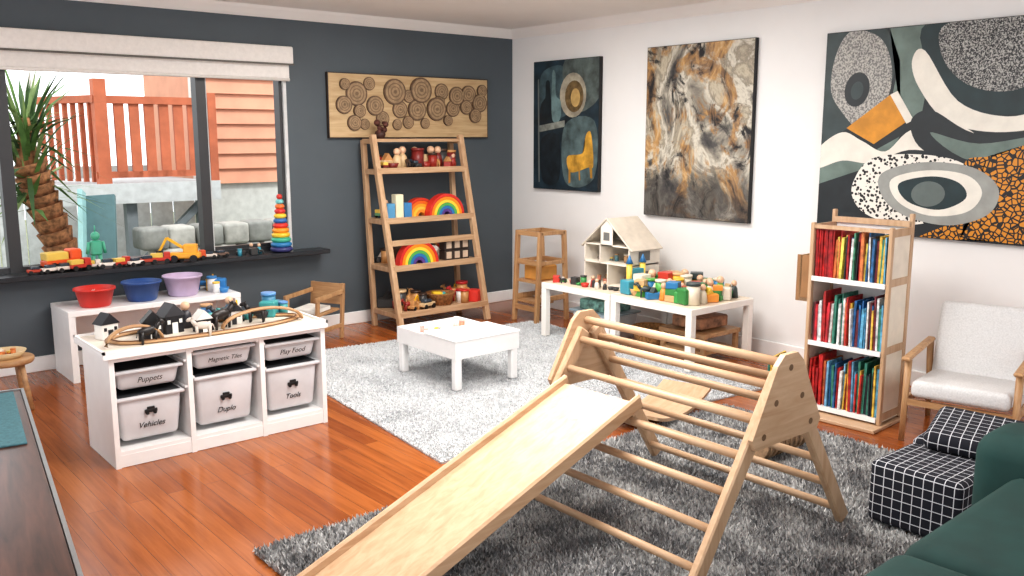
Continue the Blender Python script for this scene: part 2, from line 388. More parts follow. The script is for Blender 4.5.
for x,y,s,wl,rf_,rz in ((1.24,4.56,.085,(232,228,222),(44,44,48),.3),(1.42,4.44,.09,(40,40,44),(30,30,32),-.2),(1.53,4.5,.1,(38,38,42),(60,60,64),.2),(1.66,4.42,.075,(44,44,48),(232,228,222),.1),(1.86,4.5,.08,(232,228,222),(44,44,48),-.3)): house(b,x,y,zt,s,wl,rf_,rz)
b.done()
b=B('toy_farm_animals')
for i,(x,y,s,c,rz) in enumerate([(1.36,4.32,.1,(36,32,32),.2),(1.76,4.42,.12,(44,38,36),.3),(1.62,4.3,.09,(200,190,180),2.7),(1.97,4.46,.1,(40,36,36),2.5)]): animal(b,x,y,zt,s,c,rz)
b.done()
b=B('toy_play_set'); scatter(b,1.6,2.2,4.54,4.64,zt,14,.09,11,[(60,120,150),(70,150,150),(230,225,215),(60,60,66),(90,140,190),(190,150,110),(60,60,66)]); b.done()
# white bench + bowls
b=B('white_bench'); b.part('top'); b.bx(1.40,2.52,5.95,6.38,.42,.455,WHITE,.003)
b.part('legs')
for x in (1.402,2.478):
    b.bx(x,x+.04,5.952,6.378,0,.42,WHITE)
b.bx(1.44,2.48,6.3,6.32,.2,.42,WHITE); b.done()
def bowl(n,x,y,z,r,h,c):
    b=B(n,(x,y,z)); b.lathe([(0,0),(r*.7,0),(r*.78,.01),(r,h),(r*1.06,h),(r*1.06,h-.012),(r*1.0,h-.014),(r*.9,h-.02),(r*.68,.012),(0,.012)],(0,0,0),M(c,.35,.03,name='bowl_plastic'),28)
    scatter(b,-r*.4,r*.4,-r*.4,r*.4,.012,5,r*.6,int(x*10)); b.done()
bowl('toy_bowl',1.60,6.08,.455,.12,.12,(206,56,48)); bowl('toy_bowl',1.90,6.1,.455,.12,.13,(50,82,140)); bowl('toy_bowl',2.18,6.12,.455,.125,.14,(196,176,204))
b=B('toy_assortment'); scatter(b,2.34,2.48,6.02,6.28,.455,8,.09,77,[(60,130,190),(230,230,230),(80,160,200),(240,200,80)]); b.done()
# sill toys
b=B('toy_vehicles')
r=random.Random(4)
for i in range(15):
    x=1.32+i*.088; car(b,x,6.34+r.uniform(-.03,.02),.66,r.uniform(.06,.09),r.choice([(190,60,46),(210,90,50),(225,215,205),(180,70,50),(110,90,80),(235,225,215)]),r.uniform(-.4,.4),r.randrange(2))
b.done()
b=B('toy_excavator'); car(b,2.27,6.29,.66,.13,(235,170,60),2.6,2); b.done()
b=B('toy_digger'); car(b,1.5,6.41,.66,.15,(225,90,40),.2,1); b.done()
b=B('toy_figurines'); scatter(b,2.66,2.92,6.3,6.4,.66,4,.06,8,[(70,150,170),(60,60,60),(200,90,60)]); b.done()
b=B('toy_robot',(1.72,6.42,.66)); g=pm((80,170,140))
b.box((0,0,.13),(.07,.05,.1),g,bev=.01); b.sph((0,0,.21),.03,g); b.cyl((0,0,.23),(0,0,.28),.004,g)
for sx in (-.022,.022): b.cyl((sx,0,0),(sx,0,.085),.014,g); b.cyl((sx*2,0,.17),(sx*2.6,0,.09),.011,g)
b.done()
b=B('stacking_ring_tower',(3.03,6.35,.66))
cl=[(60,60,110),(50,120,170),(70,170,140),(230,190,60),(240,150,50),(214,60,50),(60,110,170),(240,200,70),(210,60,60),(230,120,60),(120,190,190)]
for i,c in enumerate(cl):
    rr=.085-.0055*i; z=.005+i*.036; b.lathe([(0,z),(rr-.012,z),(rr,z+.012),(rr,z+.024),(rr-.012,z+.036),(0,z+.036)],(0,0,0),pm(c))
b.sph((0,0,.42),.022,pm((200,60,50))); b.done()
# ------------------------------------------------------------------ ladder shelf
b=B('ladder_shelf'); pn=pine('z'); px=pine('x')
def fy(z): return 5.84+.38*z/1.53
def ry(z): return 6.24+.12*z/1.53
b.part('posts')
for xb_,xt in ((3.77,3.78),(4.63,4.64)):
    b.beam((xb_,5.84,0),(xt,6.22,1.54),.045,.045,pn,(1,0,0)); b.beam((xb_,6.24,0),(xt,6.36,1.5),.04,.04,pn,(1,0,0))
    for z in (.13,.49,.86,1.25,1.49):
        xx=xb_+(xt-xb_)*z/1.53; b.beam((xx,fy(z),z),(xx,ry(z),z),.03,.04,pn,(1,0,0))
b.part('shelves')
SZ=(.15,.51,.88,1.27)
for z in SZ:
    b.bx(3.79,4.62,fy(z)-.02,ry(z)+.01,z-.02,z,px,.002); b.bx(3.77,4.64,fy(z)-.03,fy(z)-.012,z-.035,z+.012,px,.002)
b.bx(3.8,4.62,fy(1.5)-.01,ry(1.5),1.485,1.51,px); b.bx(3.78,4.63,fy(.7)-.01,fy(.7)+.01,.67,.715,px)
b.done()
RB=[(204,54,46),(238,140,40),(244,206,70),(90,170,90),(50,120,180),(96,70,140)]
RO=[(200,60,40),(226,110,40),(240,160,50),(246,200,80),(236,150,60)]
b=B('toy_rainbow',(4.40,6.12,.88)); rainbow(b,0,0,0,.18,RB,.07); b.done()
b=B('toy_rainbow',(4.2,6.2,.88)); rainbow(b,0,0,0,.15,RO,.06); b.done()
b=B('toy_rainbow',(4.06,6.04,.51)); rainbow(b,0,0,0,.19,RB,.07); b.done()
b=B('wooden_puzzle_blocks')
for i,c in enumerate([(90,150,190),(230,220,190),(70,130,180)]): b.bx(3.83+i*.08,3.902+i*.08,6.1,6.17,.88,1.0+(i%2)*.07,pm(c),.004)
b.done()
b=B('wooden_cube_stack')
for i in range(3):
    for j in range(2): b.bx(4.34+i*.085,4.42+i*.085,6.04,6.12,.51+j*.085,.59+j*.085,M((64,54,50),.6)); b.bx(4.355+i*.085,4.405+i*.085,6.035,6.04,.522+j*.085,.578+j*.085,M((200,180,160)))
b.done()
DK=[(150,50,40),(70,50,40),(190,140,90),(210,180,140),(60,60,60),(120,40,36)]
b=B('toy_assortment'); scatter(b,3.84,4.58,6.18,6.32,1.27,24,.12,21,DK); b.done()
b=B('toy_assortment'); scatter(b,3.84,4.13,5.93,6.22,.15,14,.13,22,DK+[(200,60,50)]); b.done()
b=B('toy_assortment'); scatter(b,4.42,4.6,5.92,6.22,.15,12,.12,27,[(190,50,50),(60,110,160),(190,140,90),(230,225,220),(210,60,50)]); b.done()
b=B('toy_assortment'); scatter(b,3.84,4.6,6.2,6.3,.51,18,.13,24,DK+[(190,60,50),(230,220,210)]); b.done()
b=B('toy_assortment'); scatter(b,3.84,4.04,6.24,6.3,.88,4,.1,29,[(90,150,190),(230,220,190),(110,160,120)]); b.done()
b=B('wicker_basket',(4.28,6.03,.15)); b.lathe([(0,0),(.09,0),(.12,.09),(.125,.1),(.11,.1),(.08,.01),(0,.01)],(0,0,0),M((150,104,64),.9,.25,60,.5)); scatter(b,-.05,.05,-.05,.05,.02,4,.09,5); b.done()
b=B('dried_flower_ornament',(3.9,6.3,1.51))
b.lathe([(0,0),(.03,0),(.045,.035),(.035,.06),(.025,.06),(.022,.02),(0,.02)],(0,0,0),M((70,46,40),.6))
for i in range(10): b.sph((R.uniform(-.05,.05),R.uniform(-.03,.03),R.uniform(.05,.13)),R.uniform(.015,.028),M((84,50,42),.8,.2,30),8)
b.done()
# ------------------------------------------------------------------ wood slice art
b=B('wood_slice_wall_art'); b.part('panel'); b.bx(3.5,5.08,D-.035,D-.001,1.52,2.02,wood('gilded_panel',(200,174,136),(174,144,106),'x'),.003)
b.bx(3.495,5.085,D-.034,D-.001,1.515,2.025,M((60,50,44)))
b.part('slices')
d1=M((100,78,60),.7,.1,30,name='slice_bark'); d2=M((150,126,98),.7,.12,30,name='slice_wood'); d3=M((118,96,74),.7,.1,30)
yy=D-.035
for k,(u,v,rr) in enumerate([(350,94,11),(367,107,9),(386,93,12),(412,92,12),(434,94,8),(450,99,9),(408,113,10),(428,113,11),(446,113,8),(463,98,9),(475,108,9),(352,112,6),(374,121,7),(391,112,8),(338,105,8),(347,124,7),(362,84,6),(400,98,6),(460,112,7),(470,122,7),(432,104,6),(399,126,6),(478,94,6),(339,84,5),(357,126,5),(388,128,5),(416,128,5),(440,126,5)]):
    x=3.5+(u-325)/160*1.58; z=2.02-(v-(72+.06*(u-325)))/66*.5; q=rr*.0088; t=.006+.004*(k%4)
    b.cyl((x,yy+.002,z),(x,yy-t-.004,z),q,d1,n=20)
    for f,mm in ((.88,d2),(.68,d3),(.6,d2),(.42,d3),(.34,d2),(.15,d3)): t+=.0006; b.cyl((x,yy,z),(x,yy-t-.004,z),q*f,mm,n=18)
b.done()
# ------------------------------------------------------------------ paintings
def closed(pts,n=6):
    m=len(pts);o=[]
    for i in range(m):
        p0,p1,p2,p3=[pts[(i+k-1)%m] for k in range(4)]
        for k in range(n):
            t=k/n; o.append(tuple(.5*((2*p1[j])+(-p0[j]+p2[j])*t+(2*p0[j]-5*p1[j]+4*p2[j]-p3[j])*t*t+(-p0[j]+3*p1[j]-3*p2[j]+p3[j])*t**3) for j in (0,1)))
    return o
class Art:
    def __init__(s,name,ya,yb,za,zb,base):
        s.b=B(name); s.ya,s.yb,s.za,s.zb=ya,yb,za,zb; s.l=0
        s.b.part('canvas'); s.b.bx(W-.04,W-.001,yb,ya,za,zb,BLACK,.002); s.b.bx(W-.0405,W-.03,yb+.004,ya-.004,za+.004,zb-.004,base)
        s.b.part('painted_shapes')
    def shape(s,pts,mat,smooth=True,conv=None):
        if conv: pts=[conv(*p) for p in pts]
        if smooth: pts=closed(pts)
        s.l+=1; x=W-.0408-s.l*.0003
        for ax_,lim,sg in ((0,0,1),(0,1,-1),(1,0,1),(1,1,-1)):
            out=[]
            for i in range(len(pts)):
                p,q=pts[i-1],pts[i]; ip=(p[ax_]-lim)*sg>=0; iq=(q[ax_]-lim)*sg>=0
                if ip!=iq:
                    t=(lim-p[ax_])/(q[ax_]-p[ax_]); out.append((p[0]+(q[0]-p[0])*t,p[1]+(q[1]-p[1])*t))
                if iq: out.append(q)
            pts=out
            if len(pts)<3: return
        bm=bmesh.new(); vs=[bm.verts.new((x,s.ya-.004-a*(s.ya-s.yb-.008),s.zb-.004-t*(s.zb-s.za-.008))) for a,t in pts]
        f=bm.faces.new(vs); bmesh.ops.triangulate(bm,faces=[f])
        bm.verts.index_update(); s.b.add([v.co[:] for v in bm.verts],[[v.index for v in f.verts] for f in bm.faces],mat)
        bm.free()
    def oval(s,c,rx,ry,mat,rot=0,conv=None,n=24):
        pts=[]
        for i in range(n):
            t=2*PI*i/n; x=rx*math.cos(t);y=ry*math.sin(t); pts.append((c[0]+x*math.cos(rot)-y*math.sin(rot),c[1]+x*math.sin(rot)+y*math.cos(rot)))
        s.shape(pts,mat,False,conv)
def vor(name,ca,cb,scale,th,feat='F1'):
    m,nt,b=newmat(name); v=coords(nt); n=noise(nt,v,18,2)
    vn=nt.nodes.new('ShaderNodeTexVoronoi'); vn.inputs['Scale'].default_value=scale; nt.links.new(v,vn.inputs['Vector'])
    if feat!='F1': vn.feature='DISTANCE_TO_EDGE'
    nt.links.new(ramp(nt,vn.outputs['Distance'],[(0,ca),(th,cb)],True),b.inputs['Base Color']); b.inputs['Roughness'].default_value=.5; return m
def speck(name,ca,cb,scale,lo=.42,hi=.58):
    m,nt,b=newmat(name); v=coords(nt); n=noise(nt,v,scale,3,.6)
    nt.links.new(ramp(nt,n,[(lo,ca),(hi,cb)]),b.inputs['Base Color']); b.inputs['Roughness'].default_value=.5; return m
def c3(px,py):
    a=(px-828)/196; t0=38-.134*(px-828); t1=228+.077*(px-828); w=a/5.03/((1-a)/5.96+a/5.03)
    return (w*1.21/1.5,(py-t0)/(t1-t0))
char=M((38,44,48),.45,.1,8,name='charcoal_art_paint'); sage=M((104,120,114),.5,.1,8); slate=M((58,70,72),.5,.1,8); wh=M((222,218,208),.5,.03); must=M((200,138,46),.5,.08); tealb=M((32,50,54),.45,.12,8)
A=Art('abstract_painting',3.25,1.75,.93,2.18,char)
A.shape([(820,30),(880,20),(900,60),(885,110),(850,130),(822,150),(815,100)],slate,False,conv=c3)
A.shape([(838,55),(852,34),(880,40),(893,70),(888,105),(866,128),(846,112),(834,90)],speck('speckle_grey',(110,110,110),(184,182,176),90),conv=c3)
A.oval((860,90),12,17,char,.2,c3); A.oval((860,91),6,9,slate,.2,c3)
A.shape([(884,20),(920,15),(930,70),(925,115),(905,118),(895,95),(900,60)],sage,False,c3)
A.shape([(925,22),(1060,0),(1060,95),(1010,110),(960,105),(935,75)],tealb,conv=c3)
A.shape([(912,60),(924,50),(960,98),(1010,112),(1060,100),(1060,118),(1000,128),(950,118),(920,85)],wh,conv=c3)
A.shape([(938,28),(975,16),(1040,8),(1060,50),(1020,84),(975,84),(945,62)],speck('speckle_black_white',(44,46,50),(176,176,172),130,.46,.58),conv=c3)
A.shape([(824,160),(850,142),(880,150),(905,135),(895,160),(860,172),(824,185)],sage,False,c3)
A.shape([(826,148),(848,132),(868,140),(892,150),(916,128),(960,120),(1000,150),(960,152),(915,148),(880,162),(850,160),(824,168)],wh,conv=c3)
A.shape([(852,128),(893,94),(911,120),(880,143)],must,False,c3)
A.shape([(893,94),(900,90),(918,118),(911,122)],wh,False,c3)
A.shape([(915,120),(935,108),(980,130),(1060,138),(1060,165),(985,160),(930,148)],char,conv=c3)
A.shape([(935,130),(985,140),(1060,128),(1060,150),(980,158)],sage,conv=c3)
A.shape([(972,160),(1000,152),(1060,140),(1060,235),(985,238),(930,238),(990,205)],vor('orange_leopard',(30,30,32),(206,138,44),34,.11,'E'),conv=c3)
A.shape([(862,182),(878,158),(920,152),(965,158),(985,178),(955,215),(915,224),(880,215),(864,200)],vor('white_leopard',(34,34,36),(226,222,214),48,.42),conv=c3)
A.shape([(890,172),(930,160),(980,164),(1008,185),(1000,212),(960,224),(915,214),(892,195)],M((150,152,148),.5,.05),conv=c3)
A.shape([(900,178),(935,168),(975,172),(992,190),(978,210),(940,214),(908,200)],wh,conv=c3)
A.shape([(908,182),(940,174),(968,180),(976,196),(950,208),(918,200)],tealb,conv=c3)
A.oval((938,192),17,13,M((96,106,104),.5,.05),0,c3)
A.b.done()
# earthy abstract: cream/grey clouds, charcoal strokes, brown and gold patches, dark lower band
m,nt,bb=newmat('earthy_abstract_paint')
n1=noise(nt,coords(nt,(1,1,.9),(.5,0,0)),1.7,12,.64,1.6)
n2=noise(nt,coords(nt,(1,1.3,1)),2.0,10,.66,1.3)
n3=noise(nt,coords(nt,(1,1.5,1),(.7,0,0)),3.4,10,.7,1.0)
base=ramp(nt,n1,[(.3,(38,38,42)),(.39,(84,82,80)),(.45,(150,144,132)),(.51,(204,198,184)),(.55,(136,128,114)),(.6,(186,176,156)),(.68,(66,60,56)),(.76,(36,36,38))])
brown=ramp(nt,n3,[(.34,(60,44,34)),(.46,(122,88,54)),(.56,(184,140,80)),(.66,(206,184,148))])
c=mixc(nt,ramp(nt,n2,[(.5,(0,0,0)),(.56,(240,240,240))]),base,brown)
dk2=ramp(nt,n3,[(.4,(30,30,34)),(.6,(74,72,72)),(.7,(140,136,128))])
c=mixc(nt,ramp(nt,n3,[(.38,(255,255,255)),(.45,(0,0,0))]),c,dk2)
tc=nt.nodes.new('ShaderNodeTexCoord'); sp=nt.nodes.new('ShaderNodeSeparateXYZ'); nt.links.new(tc.outputs['Object'],sp.inputs[0])
ad=nt.nodes.new('ShaderNodeMath'); ad.operation='MULTIPLY_ADD'; ad.inputs[1].default_value=1.1; nt.links.new(n2,ad.inputs[0]); nt.links.new(sp.outputs[2],ad.inputs[2])
mu=nt.nodes.new('ShaderNodeMath'); mu.operation='MULTIPLY'; mu.inputs[1].default_value=.4; nt.links.new(ad.outputs[0],mu.inputs[0])
c=mixc(nt,ramp(nt,mu.outputs[0],[(.68,(235,235,235)),(.75,(0,0,0))]),c,dk2)
nt.links.new(c,bb.inputs['Base Color']); bb.inputs['Roughness'].default_value=.5; bump(nt,bb,n3,.5,.01)
A=Art('abstract_painting',4.77,3.79,.92,2.2,m)
A.b.done()
# teal still life
A=Art('still_life_painting',6.09,5.28,1.07,2.17,M((34,50,60),.5,.3,7,name='teal_art_paint'))
A.shape([(.12,.1),(.5,.06),(.55,.4),(.15,.42)],M((62,80,86),.5,.3,9),True)
A.shape([(.5,.0),(1,.0),(1,.3),(.62,.42),(.5,.3)],M((84,94,92),.5,.3,9),True)
A.oval((.62,.27),.2,.17,M((160,154,138),.5,.2,9)); A.oval((.64,.28),.14,.12,M((104,86,58),.5,.25,20)); A.oval((.66,.29),.07,.07,M((190,160,104),.5,.1))
A.shape([(.2,.16),(.26,.16),(.27,.28),(.36,.34),(.36,.5),(.12,.5),(.12,.34),(.19,.28)],M((28,38,44),.5,.2,9),True)
A.shape([(.3,.1),(.35,.1),(.36,.26),(.44,.32),(.42,.46),(.3,.44)],M((104,128,130),.5,.2,9))
A.shape([(.08,.5),(.5,.46),(.5,.51),(.1,.55)],M((122,126,120),.5,.3,12),False)
A.shape([(.12,.62),(.4,.58),(.42,.92),(.16,.94)],M((26,34,40),.5,.3))
A.shape([(.5,.5),(.95,.47),(.95,.9),(.52,.94)],M((76,92,94),.5,.3,9))
A.shape([(.55,.74),(.78,.71),(.82,.58),(.9,.56),(.94,.8),(.86,.82),(.6,.86)],M((190,146,60),.5,.2),True)
for q in ([(.57,.84),(.6,.84),(.6,.94),(.57,.95)],[(.72,.83),(.74,.83),(.75,.92),(.73,.92)],[(.88,.8),(.92,.8),(.93,.9),(.9,.9)]): A.shape(q,M((166,124,50)),False)
A.shape([(.07,.14),(.09,.13),(.11,.95),(.09,.95)],M((110,116,114)),False)
A.b.done()
# ------------------------------------------------------------------ activity table
b=B('sand_activity_table'); x0,x1,y0,y1=3.10,3.60,4.22,4.86
b.part('legs')
for x in (x0+.03,x1-.03):
    for y in (y0+.03,y1-.03): b.box((x,y,.13),(.05,.05,.236),WHITE,bev=.008)
b.part('tray'); 
for a in ((x0,x1,y0,y0+.02),(x0,x1,y1-.02,y1),(x0,x0+.02,y0+.02,y1-.02),(x1-.02,x1,y0+.02,y1-.02)): b.bx(*a,.21,.314,WHITE)
b.bx(x0+.01,x1-.01,y0+.01,y1-.01,.212,.235,WHITE); b.bx(x0+.02,x1-.02,y0+.3,y1-.02,.235,.275,M((214,196,186),.95,.08,80,.5,name='play_sand'))
b.part('lid'); b.bx(x0-.005,x1+.005,y0-.005,y0+.33,.315,.33,WHITE,.004); b.bx(x0+.02,x1-.02,y0+.35,y0+.365,.235,.315,WHITE)
b.part('sand_toys'); scatter(b,x0+.06,x1-.06,y0+.42,y1-.08,.275,5,.05,31,[(230,180,170),(230,230,225),(200,150,120)])
b.done()
# ------------------------------------------------------------------ play tables along wall
lk=M((238,234,228),.4,.01,name='pale_birch_lacquer')
for k,(ya,yb) in enumerate(((4.33,5.05),(3.6,4.32))):
    b=B('play_table'); b.part('top'); b.bx(4.53,5.2,ya,yb,.385,.43,lk,.003); b.bx(4.54,5.19,ya+.01,yb-.01,.43,.432,M((226,210,190),.4,.03))
    b.part('legs')
    for x in (4.555,5.175):
        for y in (ya+.025,yb-.025): b.box((x,y,.2),(.05,.05,.37),lk,bev=.003)
    b.done()
# dollhouse (open front faces -X)
b=B('dollhouse',(4.93,4.6,.432))
dw=M((228,220,208),.5,.03,name='dollhouse_ply'); rf=M((204,194,180),.5,.05)
w2=.23; d2_=.16; zf=.165; ze=.3; zp=.5
b.part('walls')
for z in (0,zf): b.bx(-d2_,d2_,-w2,w2,z,z+.01,dw)
b.bx(-d2_,d2_,-w2,-w2+.01,0,ze,dw); b.bx(-d2_,d2_,w2-.01,w2,0,ze,dw); b.bx(-d2_,d2_,-.02,-.01,0,zf,dw); b.bx(-d2_,d2_,.06,.07,zf,ze,dw)
b.bx(-d2_,d2_,-w2,w2,ze,ze+.008,dw)
b.prism([(d2_,-w2,0),(d2_,w2,0),(d2_,w2,ze),(d2_,0,zp),(d2_,-w2,ze)],(.01,0,0),dw)
b.part('roof')
for sg in (1,-1): b.beam((0,sg*(w2+.03),ze-.02),(0,0,zp),.34,.012,rf,(1,0,0))
b.part('attic_front')
b.prism([(-d2_,-.06,ze),(-d2_,.06,ze),(-d2_,.06,zp-.06),(-d2_,0,zp-.01),(-d2_,-.06,zp-.06)],(.006,0,0),dw); b.bx(-d2_-.002,-d2_,-.03,.03,ze+.04,ze+.1,M((110,110,108)))
b.part('windows'); 
b.bx(-.06,.06,-w2-.003,-w2,.2,.27,M((110,110,108))); b.bx(-.06,.06,-w2-.003,-w2,.05,.12,M((110,110,108)))
b.part('doll_furniture'); scatter(b,-.1,.1,-.2,.2,.01,10,.06,41,[(190,150,110),(230,225,215),(120,110,100),(180,110,90)]); scatter(b,-.1,.1,-.2,.2,.176,9,.055,42,[(190,150,110),(230,225,215),(120,110,100),(90,130,140)])
b.done()
TP=[(60,130,70),(90,170,80),(50,120,170),(70,150,170),(230,190,70),(196,70,56),(226,150,70),(220,210,190),(60,70,70),(200,165,120),(200,165,120),(70,150,80),(225,215,200)]
b=B('toy_assortment'); scatter(b,4.6,5.14,3.98,4.28,.434,30,.11,51,TP,(0,1,3,5,6,7,7,4,3,1)); b.done()
b=B('toy_assortment'); scatter(b,4.62,5.14,3.66,3.96,.434,26,.11,53,TP,(0,1,2,5,6,7,3,3,1)); b.done()
b=B('toy_figurines'); scatter(b,4.57,4.72,4.4,5.0,.432,14,.065,52,[(70,140,80),(190,60,50),(220,210,200),(60,60,60)]); b.done()
b=B('toy_castle',(4.8,4.33,.434)); b.box((0,0,.08),(.14,.04,.16),pm((70,150,170)),bev=.004)
for sx in (-.07,.07): b.cyl((sx,0,0),(sx,0,.2),.022,pm((230,200,90))); b.cyl((sx,0,.2),(sx,0,.26),.028,pm((60,120,170)),.002)
b.done()
# under table things
b=B('plastic_storage_tub',(4.85,4.68,0.02)); b.box((0,0,.1),(.32,.4,.2),M((214,218,220),.3,.02),bev=.02,seg=2,taper=.85); b.bx(-.175,.175,-.215,.215,.2,.215,M((170,190,200),.4),.006); 
b.box((0,.0,.255),(.26,.3,.08),M((120,160,150),.5,.4,25),bev=.01); b.done()
b=B('wooden_toy_box',(4.95,3.86,0.02)); ob=oak('y')
b.bx(-.2,.2,-.2,.2,.17,.2,ob,.003)
for x in (-.19,.16):
    for y in (-.19,.16): b.bx(x,x+.03,y,y+.03,0,.17,ob)
b.bx(-.18,.18,-.18,.18,.05,.07,ob); b.box((0,0,.25),(.3,.26,.08),M((150,110,84),.6,.3,20),bev=.01); b.done()
b=B('wicker_basket',(4.85,4.22,0.02)); b.lathe([(0,0),(.1,0),(.13,.14),(.135,.16),(.12,.16),(.09,.01),(0,.01)],(0,0,0),M((176,130,84),.9,.25,60,.5)); scatter(b,-.06,.06,-.06,.06,.04,5,.1,6); b.done()
# learning tower
b=B('learning_tower',(4.98,5.56,0)); ob=oak('z')
b.part('side_frames')
for y in (-.14,.14):
    b.beam((-.17,y,0),(-.13,y,.76),.03,.04,ob); b.beam((.17,y,0),(.13,y,.76),.03,.04,ob)
    b.beam((-.13,y,.745),(.13,y,.745),.03,.03,ob); b.beam((-.15,y,.2),(.15,y,.2),.025,.04,ob); b.beam((-.14,y,.5),(.14,y,.5),.025,.03,ob)
b.part('rails')
for z,x in ((.74,-.13),(.5,-.14),(.12,-.165),(.74,.13),(.5,.14)): b.bx(x-.012,x+.012,-.14,.14,z-.02,z+.02,oak('y'))
b.part('platform'); b.bx(-.15,.14,-.14,.14,.33,.35,oak('y')); b.bx(-.15,.02,-.14,.14,.16,.18,oak('y')); b.bx(-.1,.1,-.1,.1,.35,.47,M((206,150,80),.6),.01)
b.done()
# kids wooden chair near ladder shelf
b=B('kids_wooden_chair',(3.14,6.08,0),math.radians(25)); ob=oak('z')
b.part('frame')
for y in (-.14,.14):
    b.beam((-.15,y,0),(-.13,y,.34),.025,.03,ob); b.beam((.15,y,0),(.19,y,.42),.025,.03,ob); b.beam((-.16,y,.34),(.2,y,.36),.025,.03,ob); b.beam((-.15,y,.1),(.16,y,.1),.02,.03,ob)
b.part('seat'); b.box((0,0,.22),(.3,.26,.015),oak('y'),(0,-.05,0)); b.box((.17,0,.34),(.015,.26,.16),oak('y'),(0,.1,0))
b.part('picture_book'); b.box((-.02,0,.245),(.2,.2,.03),M((230,228,222),.6,.05),(0,-.05,0),.003); b.done()
# round stool left
b=B('round_stool',(.98,5.62,0)); ob=oak('x')
b.part('seat'); b.lathe([(0,.27),(.14,.27),(.145,.28),(.145,.295),(.14,.3),(0,.3)],(0,0,0),ob,28)
b.part('legs')
for i in range(4):
    a=PI/4+i*PI/2; b.cyl((.09*math.cos(a),.09*math.sin(a),.275),(.13*math.cos(a),.13*math.sin(a),0),.015,ob)
b.part('toy_dish'); b.lathe([(0,.3),(.08,.3),(.11,.34),(.1,.34),(.07,.31),(0,.31)],(0,0,0),M((206,180,140),.6)); scatter(b,-.05,.05,-.05,.05,.31,4,.05,9,[(206,120,60),(230,220,200)]); b.done()
# ------------------------------------------------------------------ bookshelf (open frame, front faces -X)
BL=(4.54,2.48,0); brz=math.radians(3)
b=B('bookshelf',BL,brz)
wd=.205; dp=.13; bh=1.06
bp=birch('z')
b.part('side_frames')
for y,s2 in ((wd,1),(-wd,-1)):
    ya=y+s2*.012
    b.beam((-dp+.015,ya,.02),(-dp+.015,ya,bh+.01),.02,.03,bp); b.beam((dp-.015,ya,.02),(dp-.015,ya,bh+.07),.02,.03,bp)
    for z in (.06,.42,.78,bh-.02): b.bx(-dp+.015,dp-.015,ya-.008,ya+.008,z-.02,z+.02,bp)
    b.bx(-dp+.03,dp-.03,ya-.003,ya+.003,.03,bh-.02,M((226,216,200),.5,.03,name='pale_side_panel'))
b.part('shelves'); BZ=(.05,.41,.77)
for z in BZ: b.bx(-dp,dp,-wd,wd,z-.016,z,WHITE); b.bx(-dp-.004,-dp+.004,-wd,wd,z-.018,z+.008,WHITE)
b.bx(dp-.01,dp,-wd,wd,.03,bh,WHITE); b.bx(dp-.03,dp,-wd-.02,wd+.02,bh+.0,bh+.03,bp); b.bx(-dp+.005,-dp+.025,-wd-.01,wd+.01,bh-.02,bh,bp)
b.part('base_board'); b.bx(-dp-.1,dp+.05,-wd-.04,wd+.09,0.001,.02,birch('y'),.003)
b.part('side_rack'); b.bx(-.08,.12,wd+.04,wd+.1,.62,.64,bp); b.bx(-.08,-.07,wd+.04,wd+.12,.62,.88,M((150,112,76))); b.bx(-.08,.1,wd+.09,wd+.1,.66,.88,M((176,146,110)))
b.done()
b=B('picture_books',BL,brz); rb=random.Random(12)
BP=[(180,50,46),(50,100,146),(90,150,180),(228,224,216),(40,66,100),(214,170,74),(60,120,104),(112,52,60),(196,116,70),(204,208,210),(40,44,50),(80,140,114),(110,160,190),(160,44,44)]
for ri,z in enumerate(BZ):
    y=wd-.004
    while y>-wd+.018:
        t=rb.uniform(.006,.015); h=rb.uniform(.2,.29) if ri<2 else rb.uniform(.2,.27); dpp=rb.uniform(.15,.2)
        pal=BP
        if ri==2 and y>.11: pal=[(180,40,40),(150,34,36)]; h=.26
        if ri==1: pal=BP[:10]+([(170,50,50),(180,60,50),(190,50,60)]*2 if y>0 else [(50,100,150),(90,150,180)]*2)
        if ri==0 and y>.13: pal=[(180,46,44),(150,36,40)]
        if ri==2 and y<.11: pal=BP+[(214,170,74),(196,116,70),(80,140,114),(214,190,90)]
        b.box((-dp+.015+dpp/2+rb.uniform(0,.035),y-t/2,z+h/2+.002),(dpp,t,h),M(rb.choice(pal),.5,.25,30,name='book_cover'),(rb.uniform(-.04,.04),0,0))
        y-=t+.001
b.done()
b=B('picture_books',(4.48,2.88,0),.2)
for i in range(7): b.box((0,i*.016-.05,.14),(.2,.012,.24+.02*(i%3)),M(BP[i],.5,.25,30,name='book_cover'))
b.bx(-.12,.12,-.07,.07,0,.02,bp); b.bx(-.12,.12,-.07,-.06,.0,.12,bp); b.bx(-.12,.12,.06,.07,.0,.12,bp); b.done()
# ------------------------------------------------------------------ kids armchair
b=B('kids_armchair',(4.66,1.9,0),math.radians(12)); ob=oak('z'); up=M((210,210,210),.95,.04,120,.3,name='light_grey_upholstery')
b.part('legs_and_arms')
for y in (-.25,.25):
    b.cyl((-.26,y,0),(-.23,y,.42),.014,ob,.018); b.cyl((.27,y,0),(.2,y,.44),.014,ob,.018)
    b.beam((-.29,y,.43),(.22,y,.45),.045,.022,ob,bev=.008); b.beam((-.25,y,.21),(.23,y,.19),.022,.035,ob)
b.bx(-.255,-.235,-.25,.25,.19,.22,oak('y'))
b.part('seat'); b.box((-.02,0,.265),(.5,.45,.09),up,(0,.06,0),.03,4)
b.part('backrest'); b.box((.23,0,.45),(.09,.45,.42),up,(0,.3,0),.035,4)
b.done()
